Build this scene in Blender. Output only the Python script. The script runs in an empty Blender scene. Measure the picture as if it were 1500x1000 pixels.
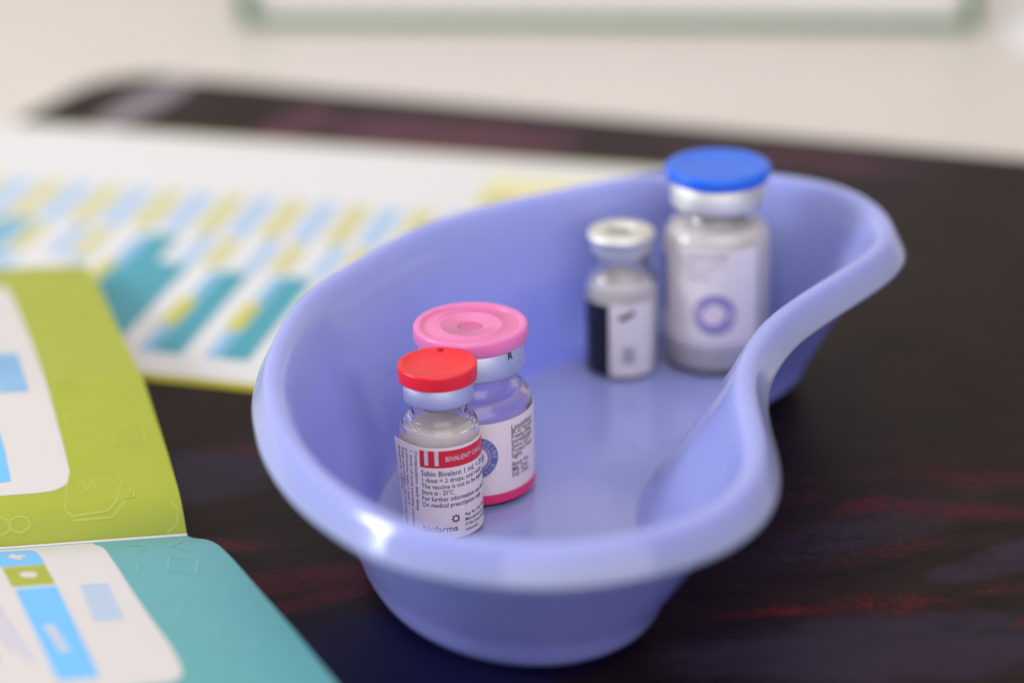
import bpy, bmesh, math, random
import numpy as np
from mathutils import Vector, Matrix

random.seed(7)
S = 0.001                       # everything below is written in millimetres
scene = bpy.context.scene
COL = scene.collection
R = math.radians

# ------------------------------------------------------------------ camera
PITCH, ROLL, CAM_H = 23.0, 1.5, 203.0
fw = Vector((0, math.cos(R(PITCH)), -math.sin(R(PITCH))))
rt = Vector((1, 0, 0)); up = rt.cross(fw)
rt2 = rt * math.cos(R(ROLL)) - up * math.sin(R(ROLL))
up2 = up * math.cos(R(ROLL)) + rt * math.sin(R(ROLL))
cd = bpy.data.cameras.new('camera')
cam = bpy.data.objects.new('camera', cd); COL.objects.link(cam)
M = Matrix((rt2, up2, -fw)).transposed().to_4x4(); M.translation = Vector((0, 0, CAM_H * S))
cam.matrix_world = M
cd.sensor_width = 36.0; cd.lens = 81.6
cd.clip_start = 0.01; cd.clip_end = 50
cd.dof.use_dof = True; cd.dof.focus_distance = 0.424; cd.dof.aperture_fstop = 5.3
cd.dof.aperture_blades = 0
scene.camera = cam

# ------------------------------------------------------------------ light
w = bpy.data.worlds.new('World'); scene.world = w; w.use_nodes = True
bg = w.node_tree.nodes['Background']
bg.inputs[0].default_value = (1.0, 0.98, 0.96, 1); bg.inputs[1].default_value = 0.36

def area(name, loc, target, sx, sy, power, col):
    l = bpy.data.lights.new(name, 'AREA'); l.shape = 'RECTANGLE'
    l.size = sx; l.size_y = sy; l.energy = power; l.color = col
    o = bpy.data.objects.new(name, l); COL.objects.link(o)
    o.location = loc
    d = Vector(target) - Vector(loc)
    o.rotation_euler = d.to_track_quat('-Z', 'Y').to_euler()
    return o
area('window_light', (-1.12, 0.36, 0.52), (0, 0.40, 0), 0.40, 0.42, 11.5, (0.90, 0.95, 1.0))
area('ceiling_light', (0.1, 0.95, 1.75), (0.0, 0.5, 0), 2.2, 1.8, 12.0, (1.0, 0.96, 0.92))
area('high_front_fill', (0.25, -0.65, 1.45), (0, 0.42, 0.02), 1.5, 1.1, 8.5, (1.0, 0.97, 0.94))  # added fill, high behind the camera, to lift the vial labels
area('low_front_fill', (0.3, -1.2, 0.55), (0, 0.42, 0.02), 2.2, 1.1, 13.0, (1.0, 0.97, 0.95))  # added low fill from the camera side, brightens the dish's outer wall and labels

scene.view_settings.view_transform = 'Standard'
scene.view_settings.look = 'None'
scene.view_settings.exposure = 0.0
scene.view_settings.gamma = 1.0
scene.view_settings.use_curve_mapping = False
scene.cycles.max_bounces = 14
scene.cycles.transmission_bounces = 14
scene.cycles.transparent_max_bounces = 12

# ------------------------------------------------------------------ materials
def lin(r, g, b):
    f = lambda c: (c / 255 / 12.92) if c / 255 <= 0.04045 else ((c / 255 + 0.055) / 1.055) ** 2.4
    return (f(r), f(g), f(b), 1)

class NT:
    def __init__(self, name):
        self.m = bpy.data.materials.new(name); self.m.use_nodes = True
        self.t = self.m.node_tree; self.b = self.t.nodes['Principled BSDF']
    def n(self, typ, **kw):
        x = self.t.nodes.new(typ)
        for k, v in kw.items(): setattr(x, k, v)
        return x
    def l(self, a, b): self.t.links.new(a, b)
    def math(self, op, a, b=None, clamp=False):
        x = self.n('ShaderNodeMath', operation=op, use_clamp=clamp)
        for i, v in enumerate((a, b)):
            if v is None: continue
            if isinstance(v, (int, float)): x.inputs[i].default_value = v
            else: self.l(v, x.inputs[i])
        return x.outputs[0]
    def noise(self, vec, scale, detail=4, rough=0.6):
        x = self.n('ShaderNodeTexNoise'); x.inputs['Scale'].default_value = scale
        x.inputs['Detail'].default_value = detail; x.inputs['Roughness'].default_value = rough
        if vec is not None: self.l(vec, x.inputs['Vector'])
        return x.outputs['Fac']
    def ramp(self, fac, lo, hi):
        x = self.n('ShaderNodeMapRange', interpolation_type='SMOOTHSTEP')
        self.l(fac, x.inputs[0]); x.inputs[1].default_value = lo; x.inputs[2].default_value = hi
        return x.outputs[0]
    def mix(self, fac, a, b):
        x = self.n('ShaderNodeMix', data_type='RGBA')
        if isinstance(fac, (int, float)): x.inputs[0].default_value = fac
        else: self.l(fac, x.inputs[0])
        for i, v in ((6, a), (7, b)):
            if isinstance(v, tuple): x.inputs[i].default_value = v
            else: self.l(v, x.inputs[i])
        return x.outputs[2]
    def bump(self, h, strength, dist):
        x = self.n('ShaderNodeBump'); x.inputs['Strength'].default_value = strength
        x.inputs['Distance'].default_value = dist
        self.l(h, x.inputs['Height']); self.l(x.outputs[0], self.b.inputs['Normal'])
    def set(self, **kw):
        for k, v in kw.items(): self.b.inputs[k.replace('_', ' ')].default_value = v
    def pos(self):
        return self.n('ShaderNodeTexCoord').outputs['Object']

def plain(name, col, rough=0.5, var=0.06, scale=400, bump=0.0, **kw):
    """a surface of one colour with slight mottling and optional fine relief"""
    k = NT(name); p = k.pos(); f = k.noise(p, scale)
    dark = tuple(c * (1 - var) for c in col[:3]) + (1,)
    lite = tuple(min(1, c * (1 + var)) for c in col[:3]) + (1,)
    k.l(k.mix(f, dark, lite), k.b.inputs['Base Color'])
    k.set(Roughness=rough, **kw)
    if bump: k.bump(k.noise(p, scale * 3), bump, 0.0002)
    return k.m

def glass(name, col=(1, 1, 1, 1), rough=0.0, ior=1.5):
    k = NT(name); k.set(Base_Color=col, Roughness=rough, IOR=ior, Transmission_Weight=1.0)
    return k.m

MAT = {}
k = NT('lilac_plastic'); p = k.pos()
f = k.noise(p, 60, 3)
k.l(k.mix(f, lin(154, 161, 225), lin(159, 166, 228)), k.b.inputs['Base Color'])
k.set(Roughness=0.24, Subsurface_Weight=0.7, Subsurface_Radius=(0.28, 0.30, 1.0), Subsurface_Scale=0.0072, IOR=1.6)
# faint scuffs on the moulded plastic
mp = k.n('ShaderNodeMapping'); mp.inputs['Scale'].default_value = (1, 6, 1); mp.inputs['Rotation'].default_value = (0, 0, 0.7)
k.l(p, mp.inputs[0])
sc = k.noise(mp.outputs[0], 120, 5)
rr = k.n('ShaderNodeMapRange'); k.l(sc, rr.inputs[0]); rr.inputs[1].default_value = 0.3; rr.inputs[2].default_value = 0.8
rr.inputs[3].default_value = 0.11; rr.inputs[4].default_value = 0.17
k.l(rr.outputs[0], k.b.inputs['Roughness'])
MAT['lilac'] = k.m

MAT['table'] = plain('cream_laminate', lin(214, 205, 198), 0.45, 0.03, 12)
MAT['wall'] = plain('pale_paint', lin(226, 218, 208), 0.8, 0.03, 6)
MAT['paper'] = plain('white_paper', lin(222, 220, 222), 0.55, 0.02, 250)
MAT['white_print'] = plain('white_print', lin(214, 208, 206), 0.5, 0.02, 250)
MAT['lime'] = plain('lime_card', lin(166, 173, 47), 0.5, 0.05, 160, 0.05)
MAT['lime_line'] = plain('lime_line', lin(181, 187, 76), 0.5, 0.03, 300)
MAT['teal'] = plain('teal_card', lin(95, 164, 168), 0.5, 0.04, 160, 0.05)
MAT['teal_line'] = plain('teal_line', lin(116, 180, 182), 0.5, 0.03, 300)
MAT['sky_print'] = plain('sky_blue_print', lin(112, 188, 246), 0.5, 0.03, 300)
MAT['pale_blue_print'] = plain('pale_blue_print', lin(158, 192, 228), 0.5, 0.05, 300)
MAT['mid_blue_print'] = plain('mid_blue_print', lin(132, 184, 226), 0.5, 0.05, 300)
MAT['teal_print'] = plain('teal_print', lin(64, 156, 174), 0.5, 0.04, 200)
MAT['olive_print'] = plain('olive_print', lin(200, 196, 88), 0.5, 0.05, 300)
MAT['pale_olive_print'] = plain('pale_olive_print', lin(204, 198, 128), 0.5, 0.06, 300)
MAT['cream_print'] = plain('cream_print', lin(228, 222, 172), 0.5, 0.05, 300)
MAT['lavender_print'] = plain('lavender_print', lin(196, 190, 214), 0.5, 0.05, 300)
MAT['yellow_edge'] = plain('yellow_cover', lin(190, 182, 40), 0.45, 0.05, 200)
MAT['green_frame'] = plain('green_frame', lin(24, 104, 50), 0.35, 0.05, 60)
MAT['board'] = plain('grey_board', lin(222, 216, 216), 0.4, 0.03, 20)
MAT['rosy_glass'] = glass('rosy_glass', (1.0, 0.88, 0.925, 1), 0.0, 1.46)
MAT['glass'] = glass('clear_glass', (1, 1, 1, 1), 0.0, 1.46)
k = NT('frosty_contents'); p = k.pos()
k.l(k.mix(k.noise(p, 500), lin(242, 220, 218), lin(249, 234, 232)), k.b.inputs['Base Color'])
k.set(Roughness=0.6, Subsurface_Weight=0.5, Subsurface_Scale=0.003); MAT['frost'] = k.m
k = NT('white_powder'); p = k.pos()
k.l(k.mix(k.noise(p, 700), lin(234, 226, 226), lin(244, 238, 238)), k.b.inputs['Base Color'])
k.set(Roughness=0.85); k.bump(k.noise(p, 900), 0.25, 0.0003); MAT['powder'] = k.m
MAT['label_grey'] = plain('greyish_label_paper', lin(228, 219, 219), 0.42, 0.02, 500)
MAT['label'] = plain('label_paper', lin(246, 228, 221), 0.42, 0.02, 500)
MAT['red_print'] = plain('red_print', lin(224, 34, 52), 0.4, 0.04, 400)
MAT['pink_print'] = plain('pink_print', lin(240, 52, 112), 0.4, 0.04, 400)
MAT['ink'] = plain('dark_ink', lin(58, 48, 62), 0.5, 0.05, 800)
MAT['black_print'] = plain('black_print', lin(22, 18, 24), 0.35, 0.05, 400)
MAT['grey_ink'] = plain('grey_ink', lin(128, 122, 136), 0.5, 0.05, 600)
MAT['slate_print'] = plain('slate_blue_print', lin(104, 108, 168), 0.42, 0.04, 400)
MAT['violet_print'] = plain('violet_print', lin(150, 138, 184), 0.42, 0.04, 400)
MAT['pale_violet_print'] = plain('pale_violet_print', lin(172, 158, 200), 0.42, 0.04, 400)
MAT['rose_print'] = plain('rose_print', lin(232, 208, 224), 0.42, 0.03, 400)
MAT['navy_print'] = plain('navy_print', lin(58, 78, 168), 0.42, 0.03, 400)
MAT['red_cap'] = plain('red_plastic', lin(232, 30, 44), 0.36, 0.04, 250, 0.08, Subsurface_Weight=0.1, Subsurface_Scale=0.002)
MAT['blue_cap'] = plain('blue_plastic', lin(24, 104, 230), 0.34, 0.03, 250, 0.05)
MAT['rubber'] = plain('grey_rubber', lin(150, 148, 146), 0.6, 0.05, 300)
MAT['clear_rubber'] = plain('pale_rubber', lin(176, 168, 170), 0.6, 0.05, 300)
k = NT('pink_translucent'); p = k.pos()
k.l(k.mix(k.noise(p, 220), lin(238, 120, 180), lin(246, 142, 194)), k.b.inputs['Base Color'])
k.set(Roughness=0.3, Subsurface_Weight=0.6, Subsurface_Scale=0.004, Subsurface_Radius=(1.0, .5, .8), Transmission_Weight=0.12)
MAT['pink_cap'] = k.m
MAT['rose_plastic'] = plain('rose_plastic', lin(206, 92, 150), 0.35, 0.04, 250)
def metal(name, col, r0, r1):
    k = NT(name); p = k.pos(); mp = k.n('ShaderNodeMapping'); mp.inputs['Scale'].default_value = (1, 1, 14); k.l(p, mp.inputs[0])
    x = k.n('ShaderNodeMapRange'); k.l(k.noise(mp.outputs[0], 160), x.inputs[0]); x.inputs[3].default_value = r0; x.inputs[4].default_value = r1
    k.l(x.outputs[0], k.b.inputs['Roughness']); k.set(Base_Color=col, Metallic=1.0); return k.m
MAT['alu'] = metal('aluminium', lin(218, 220, 228), 0.42, 0.6)
MAT['alu_warm'] = metal('brushed_aluminium', lin(232, 230, 224), 0.5, 0.65)

# dark mat with a painted print: brush marks of dull red, violet and navy
k = NT('painted_mat'); p = k.pos()
mp = k.n('ShaderNodeMapping'); mp.inputs['Rotation'].default_value = (0, 0, R(-12)); mp.inputs['Scale'].default_value = (1.3, 2.6, 1); k.l(p, mp.inputs[0])
brush = k.noise(mp.outputs[0], 45, 8, 0.7)
grain = k.noise(p, 520, 3)
mp2 = k.n('ShaderNodeMapping'); mp2.inputs['Rotation'].default_value = (0, 0, R(24)); mp2.inputs['Scale'].default_value = (1.4, 2.4, 1); k.l(p, mp2.inputs[0])
brush2 = k.noise(mp2.outputs[0], 70, 8, 0.75)
base = k.mix(k.ramp(brush, 0.35, 0.7), lin(24, 14, 16), lin(40, 26, 25))
flk = k.n('ShaderNodeTexNoise'); flk.inputs['Scale'].default_value = 1400; flk.inputs['Detail'].default_value = 3; k.l(p, flk.inputs['Vector'])
base = k.mix(k.math('MULTIPLY', k.ramp(flk.outputs['Fac'], 0.52, 0.72), k.ramp(brush2, 0.4, 0.65)), base, lin(50, 30, 34))
mp3 = k.n('ShaderNodeMapping'); mp3.inputs['Rotation'].default_value = (0, 0, R(6)); mp3.inputs['Scale'].default_value = (1.1, 1.2, 1); k.l(p, mp3.inputs[0])
speck = k.noise(mp3.outputs[0], 560, 8, 0.9)
sep = k.n('ShaderNodeSeparateXYZ'); k.l(p, sep.inputs[0])
def streak(col, cx, cy, ang, ln, wd, lo=0.42, hi=0.6, br=None, amt=1.0):
    """one brush stroke printed on the mat, broken up by the bristle noise"""
    global base
    a = R(ang); ca, sa = math.cos(a), math.sin(a)
    dx = k.math('SUBTRACT', sep.outputs[0], cx * S); dy = k.math('SUBTRACT', sep.outputs[1], cy * S)
    u_ = k.math('ADD', k.math('MULTIPLY', dx, ca / (ln * S)), k.math('MULTIPLY', dy, sa / (ln * S)))
    v_ = k.math('ADD', k.math('MULTIPLY', dx, -sa / (wd * S)), k.math('MULTIPLY', dy, ca / (wd * S)))
    r2 = k.math('ADD', k.math('MULTIPLY', u_, u_), k.math('MULTIPLY', v_, v_))
    fall = k.math('SUBTRACT', 1.0, r2, clamp=True)
    bb = br or brush2
    if br:
        mk = k.math('MULTIPLY', k.ramp(k.math('ADD', k.math('MULTIPLY', fall, 0.42), bb), lo + 0.2, hi + 0.45), k.ramp(fall, 0.0, 0.4))
    else:
        t = k.math('ADD', k.math('ADD', k.math('MULTIPLY', fall, 0.16), k.math('MULTIPLY', bb, 0.35)), speck)
        mk = k.math('MULTIPLY', k.ramp(t, lo + 0.36, hi + 0.42), k.ramp(fall, 0.0, 0.6))
    base = k.mix(k.math('MULTIPLY', mk, amt), base, col)
RED, DRED, VIO, NAV, MAR = lin(130, 22, 34), lin(74, 20, 36), lin(50, 40, 58), lin(20, 20, 56), lin(92, 48, 66)
streak(VIO, 62, 341, 4, 46, 14, 0.2, 0.5, brush)
streak(VIO, -62, 415, 22, 34, 15, 0.2, 0.45, brush)
streak(VIO, 66, 384, 28, 40, 10, 0.3, 0.6)
streak(NAV, -14, 344, 8, 38, 19, 0.15, 0.4, brush)
streak(NAV, -52, 352, 20, 26, 9, 0.3, 0.55)
streak(RED, 48, 354.5, 3, 22, 2.8, 0.36, 0.66, None, 0.85)
streak(RED, 66, 356.5, -6, 17, 6.5, 0.40, 0.66)
streak(DRED, 84, 391, -10, 22, 5, 0.30, 0.5)
streak(DRED, 66, 394, 30, 9, 4, 0.30, 0.5)
streak(DRED, 70, 376, 20, 15, 4.0, 0.36, 0.55)
streak(RED, 95, 352, 24, 14, 2.4, 0.36, 0.55)
streak(DRED, 82, 366, 18, 12, 4)
streak(DRED, 58, 372, 26, 9, 2.5)
streak(RED, 84, 360, 10, 9, 3)
streak(VIO, 90, 372, 24, 22, 6, 0.25, 0.5, brush)
streak(DRED, 56, 398, 0, 14, 4)
streak(DRED, 88, 402, 6, 16, 4)
streak(DRED, -46, 370, 8, 34, 6, 0.26, 0.5)
streak(DRED, -36, 363, 24, 16, 4, 0.26, 0.5)
streak(DRED, -62, 385, -4, 20, 4, 0.30, 0.5)
streak(DRED, -52, 425, -8, 18, 3, 0.3, 0.5)
streak(DRED, 92, 405, -10, 34, 9, 0.36, 0.6)
streak(MAR, -62, 640, 62, 24, 9, 0.1, 0.3, brush, 0.8)
streak(MAR, -16, 628, -18, 44, 17, 0.1, 0.35, brush, 0.8)
streak(MAR, 78, 600, -20, 50, 7, 0.2, 0.5, brush, 0.6)
streak(lin(150, 140, 150), -108, 668, 68, 34, 7, 0.0, 0.25, brush, 0.85)
k.l(base, k.b.inputs['Base Color'])
k.set(Roughness=0.45); k.b.inputs['Specular IOR Level'].default_value = 0.08
k.bump(grain, 0.25, 0.0003)
MAT['mat'] = k.m

# ------------------------------------------------------------------ mesh helpers
def tag(o, label=None, cat=None, group=None, kind=None):
    for a, v in (('label', label), ('category', cat), ('group', group), ('kind', kind)):
        if v: o[a] = v
    return o
def link(name, verts, faces, mat, parent=None, smooth=True, sharp=35):
    me = bpy.data.meshes.new(name)
    me.from_pydata([(v[0] * S, v[1] * S, v[2] * S) for v in verts], [], faces)
    bm = bmesh.new(); bm.from_mesh(me)
    bmesh.ops.remove_doubles(bm, verts=bm.verts, dist=1e-6)
    bmesh.ops.recalc_face_normals(bm, faces=bm.faces) if parent is None or True else None
    bm.to_mesh(me); bm.free()
    if smooth:
        for pl in me.polygons: pl.use_smooth = True
        me.set_sharp_from_angle(angle=R(sharp))
    me.materials.append(MAT[mat])
    o = bpy.data.objects.new(name, me); COL.objects.link(o)
    if parent is not None: o.parent = parent
    return o
def empty(name, loc, rz=0.0):
    o = bpy.data.objects.new(name, None); COL.objects.link(o)
    o.empty_display_size = 0.01
    o.location = Vector(loc) * S; o.rotation_euler = (0, 0, rz); return o
def lathe(prof, n=96, cap0=True, cap1=True, closed=False):
    """prof: (r, z) from bottom to top"""
    V, F = [], []
    m = len(prof)
    for r, z in prof:
        for i in range(n):
            a = 2 * math.pi * i / n; V.append((r * math.cos(a), r * math.sin(a), z))
    rng = range(m) if closed else range(m - 1)
    for j in rng:
        j2 = (j + 1) % m
        for i in range(n):
            i2 = (i + 1) % n
            F.append((j * n + i, j * n + i2, j2 * n + i2, j2 * n + i))
    if not closed:
        for j, c in ((0, cap0), (m - 1, cap1)):
            if c:
                V.append((0, 0, prof[j][1])); c0 = len(V) - 1
                for i in range(n): F.append((c0, j * n + (i + 1) % n, j * n + i))
    return V, F
def arc(cx, cz, r, a0, a1, n=6):
    return [(cx + r * math.cos(R(a0 + (a1 - a0) * i / n)), cz + r * math.sin(R(a0 + (a1 - a0) * i / n))) for i in range(n + 1)]
def sheet(fn, a0, a1, na, b0, b1, nb, th):
    """a thin solid sheet over fn(a, b, off)"""
    V, F = [], []
    A = [a0 + (a1 - a0) * i / na for i in range(na + 1)] if not isinstance(na, list) else na
    B = [b0 + (b1 - b0) * i / nb for i in range(nb + 1)] if not isinstance(nb, list) else nb
    n, m = len(A), len(B)
    for off in (0, th):
        for b in B:
            for a in A: V.append(fn(a, b, off))
    q = n * m
    for j in range(m - 1):
        for i in range(n - 1):
            s = (j * n + i, j * n + i + 1, (j + 1) * n + i + 1, (j + 1) * n + i)
            F.append(s[::-1]); F.append(tuple(x + q for x in s))
    for i in range(n - 1):
        for j in (0, m - 1): F.append((j * n + i, j * n + i + 1, q + j * n + i + 1, q + j * n + i))
    for j in range(m - 1):
        for i in (0, n - 1): F.append((j * n + i, (j + 1) * n + i, q + (j + 1) * n + i, q + j * n + i))
    return V, F
def patch(polys, fn, off, step):
    """flat print: 2-D polygons cut to a grid and laid on fn(a, b, off)"""
    bm = bmesh.new()
    for P in polys:
        vs = [bm.verts.new((x, y, 0)) for x, y in P]
        try: bm.faces.new(vs)
        except ValueError: pass
    bmesh.ops.triangulate(bm, faces=bm.faces[:])
    if step:
        for ax in (0, 1):
            xs = [v.co[ax] for v in bm.verts]
            lo, hi = min(xs), max(xs); c = math.floor(lo / step) * step + step
            while c < hi:
                no = (1, 0, 0) if ax == 0 else (0, 1, 0)
                co = (c, 0, 0) if ax == 0 else (0, c, 0)
                bmesh.ops.bisect_plane(bm, geom=bm.verts[:] + bm.edges[:] + bm.faces[:], plane_co=co, plane_no=no, dist=1e-6)
                c += step
    bm.verts.index_update()
    V = [fn(v.co.x, v.co.y, off) for v in bm.verts]
    F = [tuple(v.index for v in f.verts) for f in bm.faces]
    bm.free(); return V, F
def rect(x0, y0, x1, y1): return [(x0, y0), (x1, y0), (x1, y1), (x0, y1)]
def disc(cx, cy, r, n=40): return [(cx + r * math.cos(2 * math.pi * i / n), cy + r * math.sin(2 * math.pi * i / n)) for i in range(n)]
def ring(cx, cy, r0, r1, n=40):
    out = []
    for i in range(n):
        a, b = 2 * math.pi * i / n, 2 * math.pi * (i + 1) / n
        out.append([(cx + r1 * math.cos(a), cy + r1 * math.sin(a)), (cx + r1 * math.cos(b), cy + r1 * math.sin(b)),
                    (cx + r0 * math.cos(b), cy + r0 * math.sin(b)), (cx + r0 * math.cos(a), cy + r0 * math.sin(a))])
    return out
def stroke(P, wd):
    out = []
    for (x0, y0), (x1, y1) in zip(P[:-1], P[1:]):
        d = math.hypot(x1 - x0, y1 - y0) or 1; nx, ny = -(y1 - y0) / d * wd / 2, (x1 - x0) / d * wd / 2
        out.append([(x0 + nx, y0 + ny), (x1 + nx, y1 + ny), (x1 - nx, y1 - ny), (x0 - nx, y0 - ny)])
    return out
_glyph = {}
def text2d(s, size, bold=0.0, squeeze=1.0):
    """triangles of a line of lettering, baseline at y = 0, x from 0"""
    key = (s, size, bold)
    if key not in _glyph:
        cu = bpy.data.curves.new('lettering', 'FONT'); cu.body = s; cu.size = size; cu.resolution_u = 2; cu.offset = bold
        o = bpy.data.objects.new('lettering', cu); COL.objects.link(o)
        dg = bpy.context.evaluated_depsgraph_get(); ev = o.evaluated_get(dg); me = ev.to_mesh()
        V = [tuple(v.co[:2]) for v in me.vertices]; F = [tuple(p.vertices) for p in me.polygons]
        ev.to_mesh_clear(); bpy.data.objects.remove(o); bpy.data.curves.remove(cu)
        _glyph[key] = (V, F)
    V, F = _glyph[key]
    return [(x * squeeze, y) for x, y in V], F
def lettering(items, fn, off):
    """items: (text, size, x, y, rot90, bold, squeeze, width or None)"""
    AV, AF = [], []
    for s, size, x, y, rot, bold, sq, wd in items:
        V, F = text2d(s, size, bold, sq)
        if wd and V:
            mx = max(v[0] for v in V); V = [(vx * wd / mx, vy) for vx, vy in V]
        n = len(AV)
        for vx, vy in V:
            px, py = (x + vx, y + vy) if not rot else (x + vy, y - vx)
            AV.append(fn(px, py, off))
        AF += [tuple(i + n for i in f) for f in F]
    return AV, AF
def flat(name, VF, mat, parent): return link(name, VF[0], VF[1], mat, parent, smooth=True, sharp=60)

def box(x0, y0, z0, x1, y1, z1, bev=0.0):
    bm = bmesh.new()
    bmesh.ops.create_cube(bm, size=1.0)
    for v in bm.verts:
        v.co = Vector(((x0 + x1) / 2 + v.co.x * (x1 - x0), (y0 + y1) / 2 + v.co.y * (y1 - y0), (z0 + z1) / 2 + v.co.z * (z1 - z0)))
    if bev: bmesh.ops.bevel(bm, geom=bm.edges[:], offset=bev, segments=2, affect='EDGES', profile=0.5)
    bm.verts.index_update()
    V = [tuple(v.co) for v in bm.verts]; F = [tuple(v.index for v in f.verts) for f in bm.faces]; bm.free()
    return V, F

# ------------------------------------------------------------------ setting
MAT_T = 2.0
o = link('table_top', *box(-700, 100, -32, 700, 1150, -MAT_T, 2), 'table'); tag(o, kind='structure')
o = link('wall', *box(-1400, 1500, -800, 1400, 1540, 1500), 'wall'); tag(o, kind='structure')

# the dark mat, back left corner rounded
ma = R(-22.5); me_, mn_ = np.array([math.cos(ma), math.sin(ma)]), np.array([-math.sin(ma), math.cos(ma)])
corner = np.array([-122.9, 703.9]); rad = 22.0
pts = []
for i in range(17):
    a = R(180 - 90 * i / 16); q = corner + me_ * (rad + rad * math.cos(a)) - mn_ * (rad - rad * math.sin(a)); pts.append(q)
pts.append(corner + me_ * 560); pts.append(corner + me_ * 560 - mn_ * 560); pts.append(corner - mn_ * 560)
bm = bmesh.new()
f_ = bm.faces.new([bm.verts.new((q[0], q[1], -MAT_T + 0.02)) for q in pts])
ex = bmesh.ops.extrude_face_region(bm, geom=[f_])
for v in ex['geom']:
    if isinstance(v, bmesh.types.BMVert): v.co.z = 0
bm.verts.index_update()
V = [tuple(v.co) for v in bm.verts]; F = [tuple(v.index for v in f.verts) for f in bm.faces]; bm.free()
o = link('desk_mat', V, F, 'mat', smooth=False)
tag(o, 'dark brown desk mat with dull red brush marks and a rounded corner, under the dish', 'mat')

# green-framed board standing behind the mat
bd = empty('framed_board', (33, 750, -MAT_T), R(-7.0))
tag(bd, 'pale board in a thin green frame standing on the cream table behind the mat', 'board')
HW, BH = 122, 120
flat('panel', box(-HW + 3, -1.5, 3, HW - 3, 1.5, BH - 3), 'board', bd)
for nm, bx in (('frame_bar', (-HW, -4, 0, HW, 4, 2.8)), ('frame_bar', (-HW, -4, BH - 4, HW, 4, BH)),
               ('frame_bar', (-HW, -4, 2.8, -HW + 4, 4, BH - 4)), ('frame_bar', (HW - 4, -4, 2.8, HW, 4, BH - 4))):
    link(nm, *box(*bx, 0.5), 'green_frame', bd)
sp = link('paper_sheet', *box(0, 0, 0, 210, 120, 1.2, 0.2), 'paper')
sp.location = Vector((160, 706, -MAT_T)) * S; sp.rotation_euler = (0, 0, R(-6))
tag(sp, 'small white paper lying beyond the mat beside the right end of the green frame', 'paper')

# ------------------------------------------------------------------ schedule card behind the dish
CQ = np.array([-81.7, 465.2]); CU = np.array([math.cos(R(-17.3)), math.sin(R(-17.3))]); CV = np.array([math.cos(R(77)), math.sin(R(77))])
def cardf(z0):
    return lambda u, v, off: (CQ[0] + CU[0] * u + CV[0] * v, CQ[1] + CU[1] * u + CV[1] * v, z0 + off)
cd_ = empty('schedule_card', (0, 0, 0))
tag(cd_, 'white printed card with teal and olive columns and a yellow border behind the dish', 'card')
flat('cover', sheet(cardf(0.02), -150, 98, 12, -2.6, 159.4, 10, 0.38), 'yellow_edge', cd_)
pg = flat('page', sheet(cardf(0.42), -149, 97, 12, 0.2, 157.4, 10, 0.26), 'paper', cd_)
cf = cardf(0.68)
teal, blue, olive, pblue, polive = [], [], [], [], []
for kx, (u0, top) in enumerate([(-94, 76), (-78, 84)]):
    teal.append(rect(u0 + 6, 50, u0 + 16, top))
teal.append(rect(-29.5, 11, -20.2, 81)); teal.append(rect(-20.2, 11, -10.8, 63.5))
blue.append([(-31.5, 58), (-27.2, 58), (-27.2, 78), (-31, 78)])
for u0 in (-4.3, 11.9, 28.1, 44.3, 60.5):
    teal.append(rect(u0 + 3.2, 11, u0 + 10.1, 61)); None
    blue.append(rect(u0 - 0.2, 11, u0 + 3.1, 26)); blue.append(rect(u0 + 0.2, 43, u0 + 3.1, 60))
    olive.append(rect(u0 - 1.2, 26.5, u0 + 3.0, 43))
olive.append(rect(-33, 46, -29.6, 62))
for i in range(-9, 20):
    uc = -68.5 + 8.8 * i
    (polive if i % 2 == 0 else pblue).append(rect(uc - 2.6, 84.5, uc + 2.6, 112))
    if abs(uc + 25) < 5: continue
    if i % 2 == 0: pblue.append(rect(uc + 1.0, 62, uc + 4.8, 83)) if i != 4 else None
    else: polive.append(rect(uc - 1.2, 63, uc + 3.2, 81.5))
pblue.append(rect(-60.5, 48, -55.5, 60)); pblue.append(rect(-43, 58, -39, 74))
flat('column_print', patch(teal, cf, 0.05, 0), 'teal_print', pg)
flat('chip_print', patch(blue, cf, 0.13, 0), 'mid_blue_print', pg)
flat('chip_print', patch(olive, cf, 0.16, 0), 'olive_print', pg)
flat('chip_print', patch(pblue, cf, 0.07, 0), 'pale_blue_print', pg)
flat('chip_print', patch(polive, cf, 0.11, 0), 'pale_olive_print', pg)
flat('panel_print', patch([rect(47.5, 120, 90, 143)], cf, 0.19, 0), 'cream_print', pg)
flat('panel_print', patch([rect(49, 119, 60, 129)], cf, 0.22, 0), 'pale_olive_print', pg)

# ------------------------------------------------------------------ open booklet at the lower left
BO = np.array([-61.85, 386.97])
UPZ = [(0, 1), (2, 4.6), (4.9, 7.0), (18, 10.0), (46, 13.6), (78, 10.8), (112, 8.2), (150, 4)]
DNZ = [(0, 1), (3, 1.9), (8.2, 4.2), (13.6, 6.5), (19.7, 8.4), (29.1, 9.4), (41.5, 9.8), (58.5, 10.7), (90, 11), (130, 9)]
def smoothz(T):
    xs = np.array([t[0] for t in T]); zs = np.array([t[1] for t in T])
    X = np.linspace(0, xs[-1], 400); Z = np.interp(X, xs, zs); h = X[1]
    for _ in range(60): Z[1:-1] = Z[1:-1] * 0.5 + (Z[2:] + Z[:-2]) * 0.25
    return lambda s: float(np.interp(s, X, Z))
ZU, ZD = smoothz(UPZ), smoothz(DNZ)
BG = np.array([math.cos(R(12)), math.sin(R(12))])
def bookf(ang, sg, zf_, base=0.0):
    e = np.array([-math.sin(R(ang)), math.cos(R(ang))]) * sg
    return lambda u, s, off: (BO[0] + e[0] * s - BG[0] * u, BO[1] + e[1] * s - BG[1] * u, zf_(s) + 0.055 * u + off + base)
UPF, DNF = bookf(16.5, 1, ZU), bookf(25, -1, ZD)
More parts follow.
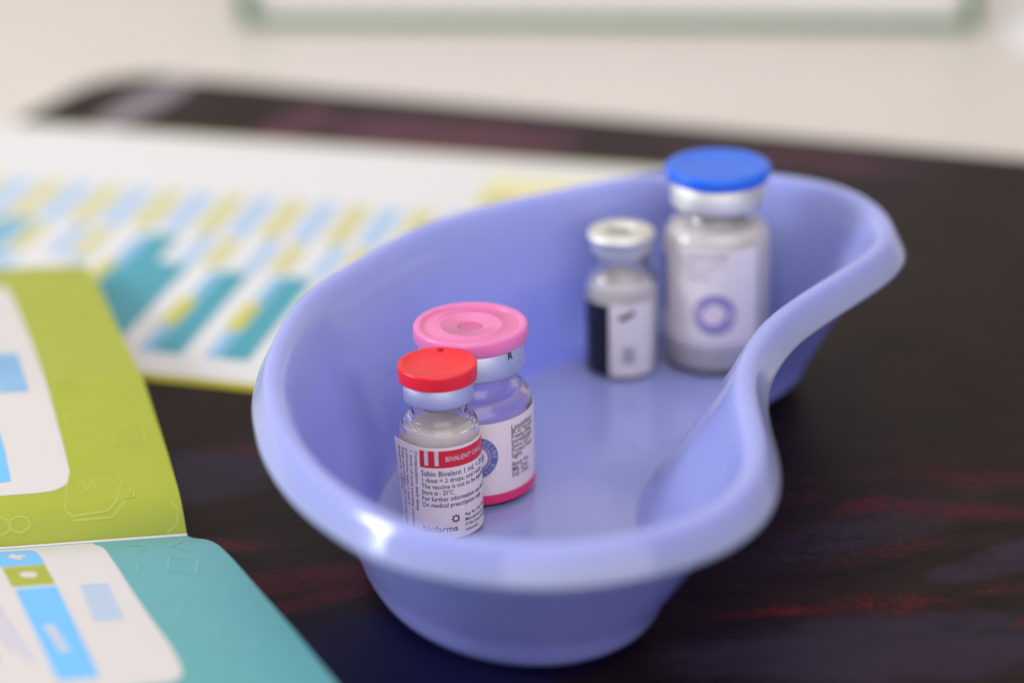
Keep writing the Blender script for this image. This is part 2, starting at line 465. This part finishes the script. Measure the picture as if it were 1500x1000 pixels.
bk = empty('open_booklet', (-61.85, 386.97, 0)); bko = np.array([-61.85, 386.97, 0])
def rel(VF): return [tuple(np.array(v) - bko) for v in VF[0]], VF[1]
tag(bk, 'open booklet with a lime green page and a teal page at the lower left', 'booklet')
SL = [0, .6, 1.2, 2, 3, 4, 5, 6.5, 8, 10, 12, 14, 17, 20, 24, 28, 33, 38, 44, 50, 58, 66, 76, 88, 100, 112, 125, 138.5]
SD = [0, .6, 1.2, 2, 3, 4, 5, 6.5, 8, 10, 12, 14, 17, 20, 24, 28, 33, 38, 44, 50, 58, 66, 76, 88, 100, 112, 125]
gp = flat('green_page', rel(sheet(lambda u, s, o: UPF(u, s, o - 0.5), 0, 105, 8, 0, 0, SL, 0.5)), 'lime', bk)
tp = flat('teal_page', rel(sheet(lambda u, s, o: DNF(u, s, o - 0.5), 0, 105, 8, 0, 0, SD, 0.5)), 'teal', bk)
flat('page_edge', rel(sheet(lambda u, s, o: UPF(u, s, o - 0.2), 0, 105, 8, -0.5, 0.05, 1, 0.55)), 'paper', bk)
def bprint(name, polys, fn, mat, par, off=0.05, step=2.5): return flat(name, rel(patch(polys, fn, off, step)), mat, par)
bprint('inset_print', [[(20.5, 120.8), (19.8, 109.6), (19.1, 75), (19.1, 40), (19.0, 21), (19.05, 13.9), (19.2, 12.7), (19.6, 11.6), (20.2, 10.6), (21.1, 9.8), (22.3, 9.15), (23.8, 8.75), (26, 8.55), (32.7, 8.5), (95, 8.5), (95, 120.8)]], UPF, 'white_print', gp)
tl = []
for i in range(5): tl.append([(27.8 - i * 1.05, 68.5), (27.3 - i * 1.05, 68.5), (27.6 - i * 1.05, 44.5), (28.2 - i * 1.05, 44.5)])
tl += [rect(23.2, 46.5 + 3.1 * i, 28.4, 47.6 + 3.1 * i) for i in range(8)]
bprint('caption_print', [rect(22.9, 44.4, 29, 68.8)], UPF, 'pale_blue_print', gp, 0.09)
bprint('caption_print', tl, UPF, 'mid_blue_print', gp, 0.13)
bprint('bar_print', [[(30.4, 30), (30.1, 22.5), (30.2, 12.5), (32.2, 12.2), (45, 12.2), (45, 30)]], UPF, 'sky_print', gp, 0.09)
doodle = []
close = lambda P: P + [P[0]]
for P in ([(19.1, 13.8), (11.3, 13.7), (10.2, 12.6), (9.9, 10.7), (11.9, 5.0), (13.9, 3.6), (20.4, 3.2), (21.4, 4.2), (20.1, 10.1), (19.1, 13.8)],
          [(20.4, 2.6), (13.1, 2.7), (10.1, 5.2)], [(9.9, 10.4), (7.8, 8.7), (8.5, 6.0), (10.4, 5.9)], [(9.4, 9.3), (8.6, 8.4), (9, 6.9), (10, 6.7)],
          [(18.2, 9.9), (16.9, 11.1), (16.7, 8.3), (15.4, 11.3), (15.2, 8.5), (14.1, 9.8)],
          close([(31.8, 3.2), (30.2, 3.8), (28.4, 3.4), (28.2, 2.3), (30.0, 1.6), (31.6, 1.9)]), [(34.5, 3.9), (33.3, 3.8), (32.0, 3.2), (32.0, 1.9), (33.8, 1.4)],
          [(2.0, 4.7), (0.7, 3.1), (1.6, 1.2), (3.5, 0.5)],
          close([(9.2, 27.5), (8.2, 26.4), (6.7, 29.5), (5.5, 27.0), (4.4, 27.8), (3.0, 27.5), (3.5, 22.2), (9.4, 22.1)]), [(8.5, 25), (7.4, 23.5), (6.6, 25.4), (5.6, 23.6), (4.4, 25)],
          [(16.8, 46.0), (14.4, 52.4), (14.1, 44.8), (16, 43)], close([(17.3, 35.5), (15.4, 33), (13.9, 28.8), (15.0, 26.7), (17.3, 30.0)]),
          close([(10, 60), (7, 66), (4, 61), (7, 56)]), [(12, 74), (9, 80), (6, 73), (3, 79)], close([(13, 92), (9, 98), (5, 93)]), [(16, 104), (10, 108), (5, 104), (3, 112)],
          close([(7, 40), (4, 44), (2.5, 39), (5, 36)])):
    doodle += stroke(P, 0.34)
bprint('doodle_print', doodle, UPF, 'lime_line', gp, 0.06, 2.5)
bprint('inset_print', [[(95, 0.6), (17.6, 0.9), (18.0, 5.2), (18.8, 13), (19.7, 21.2), (20.3, 33.5), (20.7, 48.2), (20.8, 61.3), (21.2, 67), (21.7, 69.5), (22.5, 71.3), (23.7, 72.4), (25.3, 73), (95, 73.2)]], DNF, 'white_print', tp)
bprint('bar_print', [[(45, 2.9), (29.8, 5.5), (31.4, 23.2), (45, 22.9)]], DNF, 'sky_print', tp, 0.09)
bprint('bar_print', [[(38.8, 23.6), (31.5, 23.6), (32.0, 32.6), (39.2, 32.6)]], DNF, 'lime', tp, 0.09)
bprint('bar_print', [[(39.0, 33.6), (32.0, 33.6), (34.5, 69), (41.0, 69)]], DNF, 'sky_print', tp, 0.09)
bprint('glyph_print', [[(36.5, 17.5), (34.6, 20.5), (34.2, 18.4), (33.2, 18.6), (33.4, 15.8), (34.6, 15.9), (34.8, 13.5)], disc(35.3, 28, 1.5, 16)] +
       [rect(36.4, 49 + 2.2 * i, 38.2, 50.6 + 2.2 * i) for i in range(5)], DNF, 'white_print', tp, 0.13)
cap = []
for i in range(7): cap.append([(28.2 + i * .25, 34 + 2.2 * i), (23.6 + i * .2, 34.3 + 2.2 * i), (23.7 + i * .2, 35.6 + 2.2 * i), (28.3 + i * .25, 35.3 + 2.2 * i)])
bprint('caption_print', cap, DNF, 'pale_blue_print', tp, 0.09)
bprint('caption_print', [rect(43 + 1.7 * i, 40 + 3 * (i % 2), 43.8 + 1.7 * i, 62 - 4 * (i % 3)) for i in range(6)] + [rect(41, 26, 44, 31)], DNF, 'lavender_print', tp, 0.09)
dd = []
for P in ([(17.2, 44.1), (13.6, 43.8), (16.2, 48.3)], [(18.4, 25.3), (16.5, 26.9), (17.4, 30.2)], close([(10, 24), (6, 27), (8, 33), (12, 30)]), [(5, 14), (8, 18), (6, 22)],
          close([(12, 56), (7, 58), (8, 64), (13, 62)]), [(4, 38), (7, 43), (3, 47)], [(15, 12), (12, 16), (14, 20)]): dd += stroke(P, 0.4)
bprint('doodle_print', dd, DNF, 'teal_line', tp, 0.06, 2.5)

# ------------------------------------------------------------------ kidney dish
OUT = [(-46.5, 372.2), (-46.7, 387.0), (-45.2, 401.3), (-42.6, 414.2), (-39.5, 421.0), (-33.6, 431.3), (-27.2, 442.1), (-19.3, 453.9), (-10.8, 460.7), (3.9, 470.0), (12.9, 474.0), (29.3, 482.4), (45.0, 485.2), (60.0, 478.3), (68.6, 474.5), (74.6, 467.8), (79.0, 459.0), (80.8, 449.6), (80.8, 439.8), (79.0, 432.6), (74.4, 424.0), (67.4, 414.8), (62.1, 407.9), (53.1, 395.5), (49.0, 386.3), (45.4, 375.6), (44.1, 366.9), (43.8, 356.9), (44.0, 349.7), (43.5, 339.2), (41.9, 330.7), (38.8, 322.9), (34.2, 316.6), (28.1, 311.4), (22.6, 308.7), (14.0, 305.5), (7.0, 304.4), (0.1, 304.8), (-9.3, 307.6), (-14.6, 310.0), (-20.0, 313.1), (-24.8, 318.0), (-29.5, 324.4), (-33.6, 330.3), (-38.0, 338.7), (-43.1, 353.3)]
N = 260
def resample(P, n=N):
    P = np.asarray(P, float); Q = np.vstack([P, P[:1]])
    L = np.r_[0, np.cumsum(np.linalg.norm(np.diff(Q, axis=0), axis=1))]
    t = np.linspace(0, L[-1], n, endpoint=False)
    return np.c_[np.interp(t, L, Q[:, 0]), np.interp(t, L, Q[:, 1])]
def lap(P, lam): return P + lam * ((np.roll(P, 1, 0) + np.roll(P, -1, 0)) / 2 - P)
C = resample(OUT)
for _ in range(14): C = lap(C, 0.5)
C = resample(C)
def inward(P):
    T = np.roll(P, -1, 0) - np.roll(P, 1, 0); T /= np.linalg.norm(T, axis=1)[:, None]
    return np.c_[T[:, 1], -T[:, 0]]     # outline runs clockwise seen from above
# the floor's outline, and which point of it each stretch of rim runs down to
FLOOR = [(-27, 375), (-27, 390), (-24, 405), (-18, 421), (-8, 437), (3, 450), (15, 463), (28, 471.5), (42, 474.5), (54, 471), (60.5, 460), (60, 448), (53.5, 440), (44.5, 432.5), (37, 424), (31.5, 415), (27, 405), (23.5, 394), (21.5, 383), (21.8, 372), (23.2, 362), (22.5, 352), (18.8, 343.5), (12.8, 338.2), (5, 336), (-3, 337.5), (-10.5, 341.5), (-17.5, 348), (-23.5, 360)]
PAIR = [((-47, 380), (-27, 380)), ((-20, 457), (-8, 437)), ((30, 484), (28, 471.5)), ((74, 472), (54, 471)), ((82, 450), (60.5, 454)), ((70, 424), (51, 438)), ((50, 393), (23.5, 394)), ((44.5, 355), (23, 358)), ((34, 319), (18.8, 343.5)), ((6, 306), (5, 336)), ((-28, 326), (-11, 343))]
NB = 2000
B_ = resample(FLOOR, NB)
for _ in range(4000): B_ = lap(B_, 0.5)
ci = [int(np.argmin(np.linalg.norm(C - np.array(a), axis=1))) for a, _ in PAIR]
bi = [int(np.argmin(np.linalg.norm(B_ - np.array(b), axis=1))) for _, b in PAIR]
k0 = int(np.argmin(ci)); ci = ci[k0:] + ci[:k0]; bi = bi[k0:] + bi[:k0]
bi = np.unwrap(np.array(bi) * 2 * np.pi / NB) * NB / (2 * np.pi)
xs = np.r_[np.array(ci) - N, ci, np.array(ci) + N]; ys = np.r_[bi - NB, bi, bi + NB]
u_ = np.interp(np.arange(-N, 2 * N), xs, ys)
for _ in range(60): u_[1:-1] = u_[1:-1] * .5 + (u_[2:] + u_[:-2]) * .25
u_ = u_[N:2 * N] % NB
BF_ = np.r_[B_, B_[:1]]
FL = np.c_[np.interp(u_, np.arange(NB + 1), BF_[:, 0]), np.interp(u_, np.arange(NB + 1), BF_[:, 1])]
FAM = [C]; P = C.copy()
for i in range(16):
    P = lap(P + inward(P) * 0.5, 0.15); FAM.append(P)
def fam(q):
    if q > 8: return FAM[16] + (FL - FAM[16]) * (q - 8)
    x = q * 2; i = min(int(x), 15); f = x - i
    return FAM[i] * (1 - f) + FAM[i + 1] * f
ZB, ZF, H = 0.72, 3.5, 38.8
rings = []
# inside: floor edge, fillet, wall, crease
rings += [(9.10, ZF), (9.05, ZF), (9.01, ZF + .08), (8.97, ZF + .5), (8.92, ZF + 1.3), (8.87, ZF + 2.7)]
for i in range(1, 15):
    f = 0.87 - 0.87 * i / 15
    t = i / 15
    rings.append((8 + f, ZF + 2.7 + (H - 4.6 - ZF - 2.7) * t ** 0.94))
rings += [(7.8, H - 4.2), (7.3, H - 3.1), (6.7, H - 2.0), (6.1, H - 1.1), (5.4, H - .42), (4.7, H - .07), (4.0, H), (3.45, H - .03), (2.95, H - .2), (2.55, H - .55), (2.2, H - 1.1), (1.85, H - 1.75), (1.4, H - 2.6), (.92, H - 3.5), (.45, H - 4.4), (.12, H - 5.0), (0.0, H - 5.4), (.12, H - 5.8), (.5, H - 6.0), (.95, H - 5.8), (1.3, H - 5.2)]
rings += [(2.4, H - 3.9), (3.8, H - 2.9), (5.0, H - 3.2), (5.8, H - 4.6), (6.5, H - 7.0)]
for i in range(1, 15):
    t = i / 15
    f0 = -0.10 + 0.86 * t
    q = 6.9 + 1.1 * min(1, t * 4) if f0 < 0 else 8 + f0
    rings.append((q, H - 8.2 - (H - 8.2 - ZB - 5.2) * t ** 1.04))
rings += [(8.765, ZB + 4.0), (8.80, ZB + 3.0), (8.84, ZB + 2.0), (8.885, ZB + 1.15), (8.935, ZB + .5), (8.985, ZB + .13), (9.04, ZB)]
V, F = [], []
for q, z in rings:
    for x, y in fam(q): V.append((x, y, z))
for j in range(len(rings) - 1):
    for i in range(N):
        i2 = (i + 1) % N
        F.append((j * N + i, j * N + i2, (j + 1) * N + i2, (j + 1) * N + i))
F.append(tuple(range(N))); F.append(tuple(reversed(range((len(rings) - 1) * N, len(rings) * N))))
bm = bmesh.new(); bvs = [bm.verts.new(v) for v in V]
for f in F: bm.faces.new([bvs[i] for i in f])
bmesh.ops.triangulate(bm, faces=[f for f in bm.faces if len(f.verts) > 4])
bm.verts.index_update(); V = [tuple(v.co) for v in bm.verts]; F = [tuple(v.index for v in f.verts) for f in bm.faces]; bm.free()
do = np.array([10.0, 400.0, 0])
dish = link('kidney_dish', [tuple(np.array(v) - do) for v in V], F, 'lilac', sharp=80)
dish.location = Vector(do) * S
tag(dish, 'lilac plastic kidney dish with a rolled rim holding four vials', 'dish')

# ------------------------------------------------------------------ vials
def vial(loc, label, R_, h_body, h_sh, rn, h_neck, wall=0.95, gm='glass'):
    cx, cy = loc
    root = empty('vaccine_vial', (cx, cy, ZF + 0.02), math.atan2(-cy, -cx))      # local +x looks at the camera side
    tag(root, label, 'vial', 'vaccine vials standing in the kidney dish')
    prof = [(0.0, .5), (R_ * .5, .45), (R_ - 1.6, .1)] + arc(R_ - 1.1, 1.1, 1.1, -90, 0, 5) + [(R_, h_body * .5), (R_, h_body - 1.0)]
    # rounded shoulder
    sw = R_ - rn; hh = h_sh - h_body
    for i in range(1, 9):
        a = i / 8 * math.pi / 2
        prof.append((R_ - sw * .62 * (1 - math.cos(a)), h_body - 1.0 + (hh * .62 + 1.0) * math.sin(a)))
    prof += [(rn + sw * .16, h_sh - hh * .22), (rn + .15, h_sh), (rn, h_sh + .6), (rn, h_neck)]
    inner = [(max(0.0, r - wall) if z > 1.2 else max(0, r - wall - .3), max(z, 1.5) if z < 1.5 else z - (0.5 if r < R_ - .3 and z > h_body - 1 else 0)) for r, z in prof]
    prof2 = prof + [(rn - .2, h_neck + .3), (rn - wall, h_neck)] + [q for q in reversed(inner[1:]) if q[1] < h_neck - .4] + [(0.0, 1.5)]
    flat('glass_body', lathe(prof2, 96, False, False), gm, root)
    return root
def cylf(R_, peel=None):
    """label surface: a in mm round the vial from the side facing the camera, z up"""
    def f(a, z, off):
        r = R_ + off
        if peel and a < peel[0]:
            d = peel[0] - a; t0 = peel[0] / R_
            kx = peel[1] * max(0.0, (z - peel[2]) / 10.0)
            t = t0 - d / R_
            # the loose end straightens out and lifts off the glass
            lift = kx * d * d * 0.06
            r = r + lift
            return (r * math.cos(t), r * math.sin(t), z)
        return (r * math.cos(a / R_), r * math.sin(a / R_), z)
    return f

# --- red capped vial, in focus
v = vial((-13.6, 383.9), 'small vial with a red cap and a white and red printed label', 7.4, 20.2, 23.6, 5.15, 28.5)
flat('contents', lathe([(0, .7), (5.6, .75), (6.6, 1.2), (6.8, 2.2), (6.8, 19.0), (6.5, 20.0), (5.6, 20.9), (3, 21.2), (0, 21.3)], 64), 'frost', v)
flat('stopper', lathe([(0, 24.5), (3.6, 24.5), (4.18, 25), (4.18, 28.8), (6.1, 28.9), (6.1, 29.6), (0, 29.6)], 64), 'clear_rubber', v)
flat('crimp_seal', lathe([(5.2, 26.1), (6.0, 25.9), (6.3, 26.1), (6.36, 26.6), (6.36, 29.5), (6.2, 29.8), (4, 29.85)], 96, False), 'alu', v)
capm = flat('flip_cap', lathe([(0, 29.87), (6.9, 29.87), (7.15, 30.0), (7.22, 30.3)] + [(7.22, 32.4)] + arc(6.82, 32.45, .4, 0, 90, 4) + [(6.3, 32.82), (6.0, 32.62), (5.8, 32.5), (3, 32.42), (0, 32.45)], 128, False, False), 'red_cap', v)
flat('cap_nick', patch([[(-6.2, 1.3), (-5.6, 1.0), (-5.9, .6), (-5.3, .2), (-5.9, .3), (-6.3, 0.0), (-6.1, .6)]], lambda a, b, o: (a, b, 32.86 + o), 0.0, 0), 'black_print', capm)
RF = cylf(7.47, (-5.4, 0.4, 5))
lb = flat('label', sheet(lambda a, z, o: RF(a, z, o - .07), -10.6, 13.5, 60, 0.9, 19.2, 10, .09), 'label', v)
flat('red_band', patch([rect(-4.0, 15.25, 13.45, 18.65)], RF, .06, .6), 'red_print', lb)
flat('band_bars', patch([rect(-3.05, 15.75, -2.35, 18.65), rect(-1.15, 15.75, -.45, 18.65)], RF, .11, .6), 'white_print', lb)
flat('label_lettering', lettering([('BIVALENT ORAL', 1.35, .75, 16.55, 0, .012, 1, 8.4)], RF, .11), 'white_print', lb)
lines = [('Sabin Bivalent 1 mL = 20', 1.55, 13.6, 13.6), ('1 dose = 2 drops, oral route', 1.32, 12.35, 13.2), ('The vaccine is not to be injected', 1.32, 11.1, 14.6),
         ('Store at - 20\u00b0C', 1.32, 9.85, 5.9), ('For further information see leaflet', 1.32, 8.6, 15.2), ('On medical prescription only', 1.32, 7.35, 12.6)]
it = [(s, z_, -3.85, y, 0, .012, 1, wd) for s, z_, y, wd in lines]
it += [('Reg. No. DKL 9800', .95, 4.2, 4.9, 0, .006, 1, 6.2), ('Manufactured by', .95, 4.2, 3.85, 0, .006, 1, 6.0), ('PT Bio Farma, Bandung', .95, 4.2, 2.8, 0, .006, 1, 6.8), ('Indonesia', .9, 4.2, 1.8, 0, .006, 1, 3.2)]
it += [('Composition: each dose', 1.0, -5.1, 18.2, 1, .006, 1, 12.0), ('1 dose of oral vaccine contains', .95, -6.25, 18.2, 1, .003, 1, 16.2), ('poliovirus type 1 and 3', .95, -7.35, 18.0, 1, .003, 1, 11.2), ('Keep out of light, do not use after', .95, -8.4, 18.0, 1, .003, 1, 16), ('expiry date', .95, -9.4, 18.0, 1, .003, 1, 9)]
flat('label_lettering', lettering(it, RF, .06), 'ink', lb)
em = ring(2.35, 4.85, .42, .66, 24)
for i in range(8):
    a = 2 * math.pi * i / 8; em.append([(2.35 + math.cos(a + q) * r, 4.85 + math.sin(a + q) * r) for q, r in ((-.25, .64), (0, .92), (.25, .64))])
flat('label_emblem', patch(em, RF, .06, 0), 'ink', lb)
flat('label_lettering', lettering([('biofarma', 1.75, -3.9, 2.35, 0, .03, 1, 6.6)], RF, .06), 'ink', lb)

# --- pink capped vial
v = vial((-7.7, 400.3), 'wider vial with a translucent pink cap behind the red capped one', 11.35, 18.2, 22.6, 7.3, 28.0, gm='rosy_glass')
flat('stopper', lathe([(0, 26.0), (5.6, 26.0), (6.2, 26.5), (6.25, 28.2), (9.3, 28.3), (9.3, 30.1), (0, 30.1)], 64), 'clear_rubber', v)
cr = flat('crimp_seal', lathe([(7.6, 25.3), (9.3, 25.0), (9.75, 25.2), (9.9, 25.8), (9.9, 30.2), (9.7, 30.5), (6, 30.55)], 96, False), 'alu', v)
flat('seal_lettering', lettering([('R', 2.0, 7.3, 28.9, 0, .05, 1, 1.4)], cylf(9.9), .05), 'black_print', cr)
pcap = flat('flip_cap', lathe([(2.2, 32.7), (2.2, 30.58), (10.3, 30.58), (10.65, 30.8), (10.75, 31.2), (10.72, 33.0)] + arc(10.2, 33.1, .5, 0, 80, 4) + [(9.7, 33.6), (9.3, 33.45), (9.1, 33.1), (6.2, 33.1), (6.0, 33.3), (5.6, 33.3), (5.4, 33.1), (2.6, 33.1), (2.3, 32.9)], 128, False, False, True), 'pink_cap', v)
flat('cap_dimple', lathe([(0, 30.7), (2.19, 30.7), (2.19, 32.86), (1.9, 32.8), (0, 32.72)], 48, False, False), 'rose_plastic', pcap)
PF = cylf(11.42)
lb = flat('label', sheet(lambda a, z, o: PF(a, z, o - .07), -21, 19, 90, 1.2, 17.7, 8, .09), 'label', v)
flat('pink_band', patch([rect(-20.95, 1.22, 18.95, 3.1)], PF, .06, .8), 'pink_print', lb)
flat('label_emblem', patch(ring(.2, 11.0, 2.9, 4.25, 40) , PF, .06, 0), 'slate_print', lb)
flat('label_emblem', patch(ring(.2, 11.0, 2.2, 2.85, 40) + [disc(.2, 11, 1.5)], PF, .06, 0), 'violet_print', lb)
circ = []
word = 'VACCINE DILUENT FOR USE '
for i, ch in enumerate(word):
    if ch == ' ': continue
    V_, F_ = text2d(ch, 1.0, .01); a = math.pi / 2 - 2 * math.pi * i / len(word)
    mx = max(q[0] for q in V_) / 2
    circ.append(([(.2 + math.cos(a) * (3.25 + y) + math.sin(a) * (x - mx), 11 + math.sin(a) * (3.25 + y) - math.cos(a) * (x - mx)) for x, y in V_], F_))
AV, AF = [], []
for V_, F_ in circ:
    n0 = len(AV); AV += [PF(x, y, .11) for x, y in V_]; AF += [tuple(i + n0 for i in f) for f in F_]
flat('label_lettering', (AV, AF), 'white_print', lb)
rows = ['Lyophilized', 'BCG Vaccine', 'Freeze dried', 'Intradermal', 'Store 2-8\u00b0C', 'Protect from', 'light']
it = [(s, 1.35, 7.4, 15.5 - .98 * i, 0, .014, 1, wd) for i, (s, wd) in enumerate(zip(rows, (6.6, 6.9, 6.2, 6.6, 6.0, 6.4, 2.8)))]
it += [(s, 1.35, 7.4, 7.9 - 1.05 * i, 0, .012, 1, wd) for i, (s, wd) in enumerate((('Batch No.', 5.0), ('Mfg. Date', 4.6), ('Exp. Date', 4.8)))]
flat('label_lettering', lettering(it, PF, .06), 'ink', lb)

# --- small silver sealed vial at the back
v = vial((23.4, 454.6), 'small vial with a bare silver seal and a black and white label', 7.5, 20.6, 23.6, 5.6, 28.2)
flat('contents', lathe([(0, .7), (5.6, .75), (6.6, 1.2), (6.85, 2.2), (6.85, 18.6), (6.6, 19.7), (5.9, 20.7), (3, 20.5), (0, 20.3)], 64), 'powder', v)
flat('stopper', lathe([(0, 26.2), (4.0, 26.2), (4.6, 26.6), (4.63, 28.3), (5.7, 28.4), (5.7, 30.3), (2.9, 30.6), (0, 30.55)], 64), 'rubber', v)
flat('crimp_seal', lathe([(5.7, 27.0), (6.0, 26.8), (6.1, 27.0), (6.15, 27.5), (6.2, 28.9), (6.8, 29.4), (7.1, 29.9), (7.05, 30.6), (6.7, 31.1), (6.0, 31.35), (3.2, 31.3), (3.0, 31.1), (2.95, 30.5)], 96, False, False), 'alu_warm', v)
SF = cylf(7.57)
lb = flat('label', sheet(lambda a, z, o: SF(a, z, o - .07), -15, 7.6, 60, 0.9, 17.2, 6, .09), 'label_grey', v)
flat('black_patch', patch([rect(-14.9, 0.95, -2.75, 16.9)], SF, .06, .6), 'black_print', lb)
flat('label_mark', patch([[(-.6, 13.6), (.6, 13.7), (1.4, 14.1), (2.9, 15.1), (2.7, 15.8), (1.5, 15.5), (1.0, 14.9), (-.2, 14.9), (-.7, 14.3)]], SF, .06, .6), 'black_print', lb)
flat('label_mark', patch([rect(.1 , 4.0 + .95 * i, 2.9 - .3 * (i % 2), 4.6 + .95 * i) for i in range(4)], SF, .06, .6), 'grey_ink', lb)

# --- large blue capped vial at the back
v = vial((43.8, 458.4), 'tall vial with a blue cap and a violet ring on its label', 11.2, 28.6, 33.4, 6.7, 38.2)
flat('contents', lathe([(0, .7), (8.8, .75), (9.9, 1.2), (10.65, 2.2), (10.7, 27.2), (10.3, 29.0), (9.0, 30.3), (7.4, 31.6), (5.2, 32.4), (0, 32.6)], 96), 'powder', v)
flat('stopper', lathe([(0, 33.6), (5.0, 33.6), (5.6, 34.2), (5.65, 38.4), (9.2, 38.5), (9.2, 40.4), (0, 40.4)], 64), 'rubber', v)
flat('crimp_seal', lathe([(6.9, 35.6), (9.0, 35.2), (9.6, 35.5), (9.78, 36.1), (9.78, 40.4), (9.5, 40.8), (6, 40.85)], 96, False), 'alu_warm', v)
flat('flip_cap', lathe([(0, 40.9), (10.1, 40.9), (10.6, 41.1), (10.85, 41.6), (11.0, 42.6)] + arc(10.2, 42.9, .85, 0, 75, 5) + [(9.6, 43.85), (8.8, 43.9), (8.4, 43.75), (4, 43.85), (0, 43.9)], 128, False, False), 'blue_cap', v)
BF = cylf(11.27)
lb = flat('label', sheet(lambda a, z, o: BF(a, z, o - .07), -16, 9.2, 60, 6.6, 28.6, 6, .09), 'label_grey', v)
flat('blue_stripe', patch([rect(-15.9, 12, -13.2, 25)], BF, .06, .8), 'navy_print', lb)
flat('label_emblem', patch(ring(-.3, 14.3, 2.6, 4.6, 40), BF, .06, 0), 'violet_print', lb)
flat('label_emblem', patch([disc(-.3, 14.3, 2.62)], BF, .09, 0), 'pale_violet_print', lb)
flat('label_emblem', patch([disc(-1.3, 14.0, 1.7)], BF, .14, 0), 'rose_print', lb)
it = [('SODIUM CHLORIDE', 1.5, -6.2, 26.6, 0, .02, 1, 8.5), ('Diluent for vaccine', 1.3, -6.2, 25.0, 0, 0, 1, 7.6), ('For injection', 1.2, -6.2, 23.4, 0, 0, 1, 5.6), ('Single dose', 1.2, -6.2, 21.9, 0, 0, 1, 5.0)]
flat('label_lettering', lettering(it, BF, .06), 'grey_ink', lb)
flat('label_rule', patch([rect(-14, 7.3, 9, 7.6)], BF, .06, .8), 'violet_print', lb)
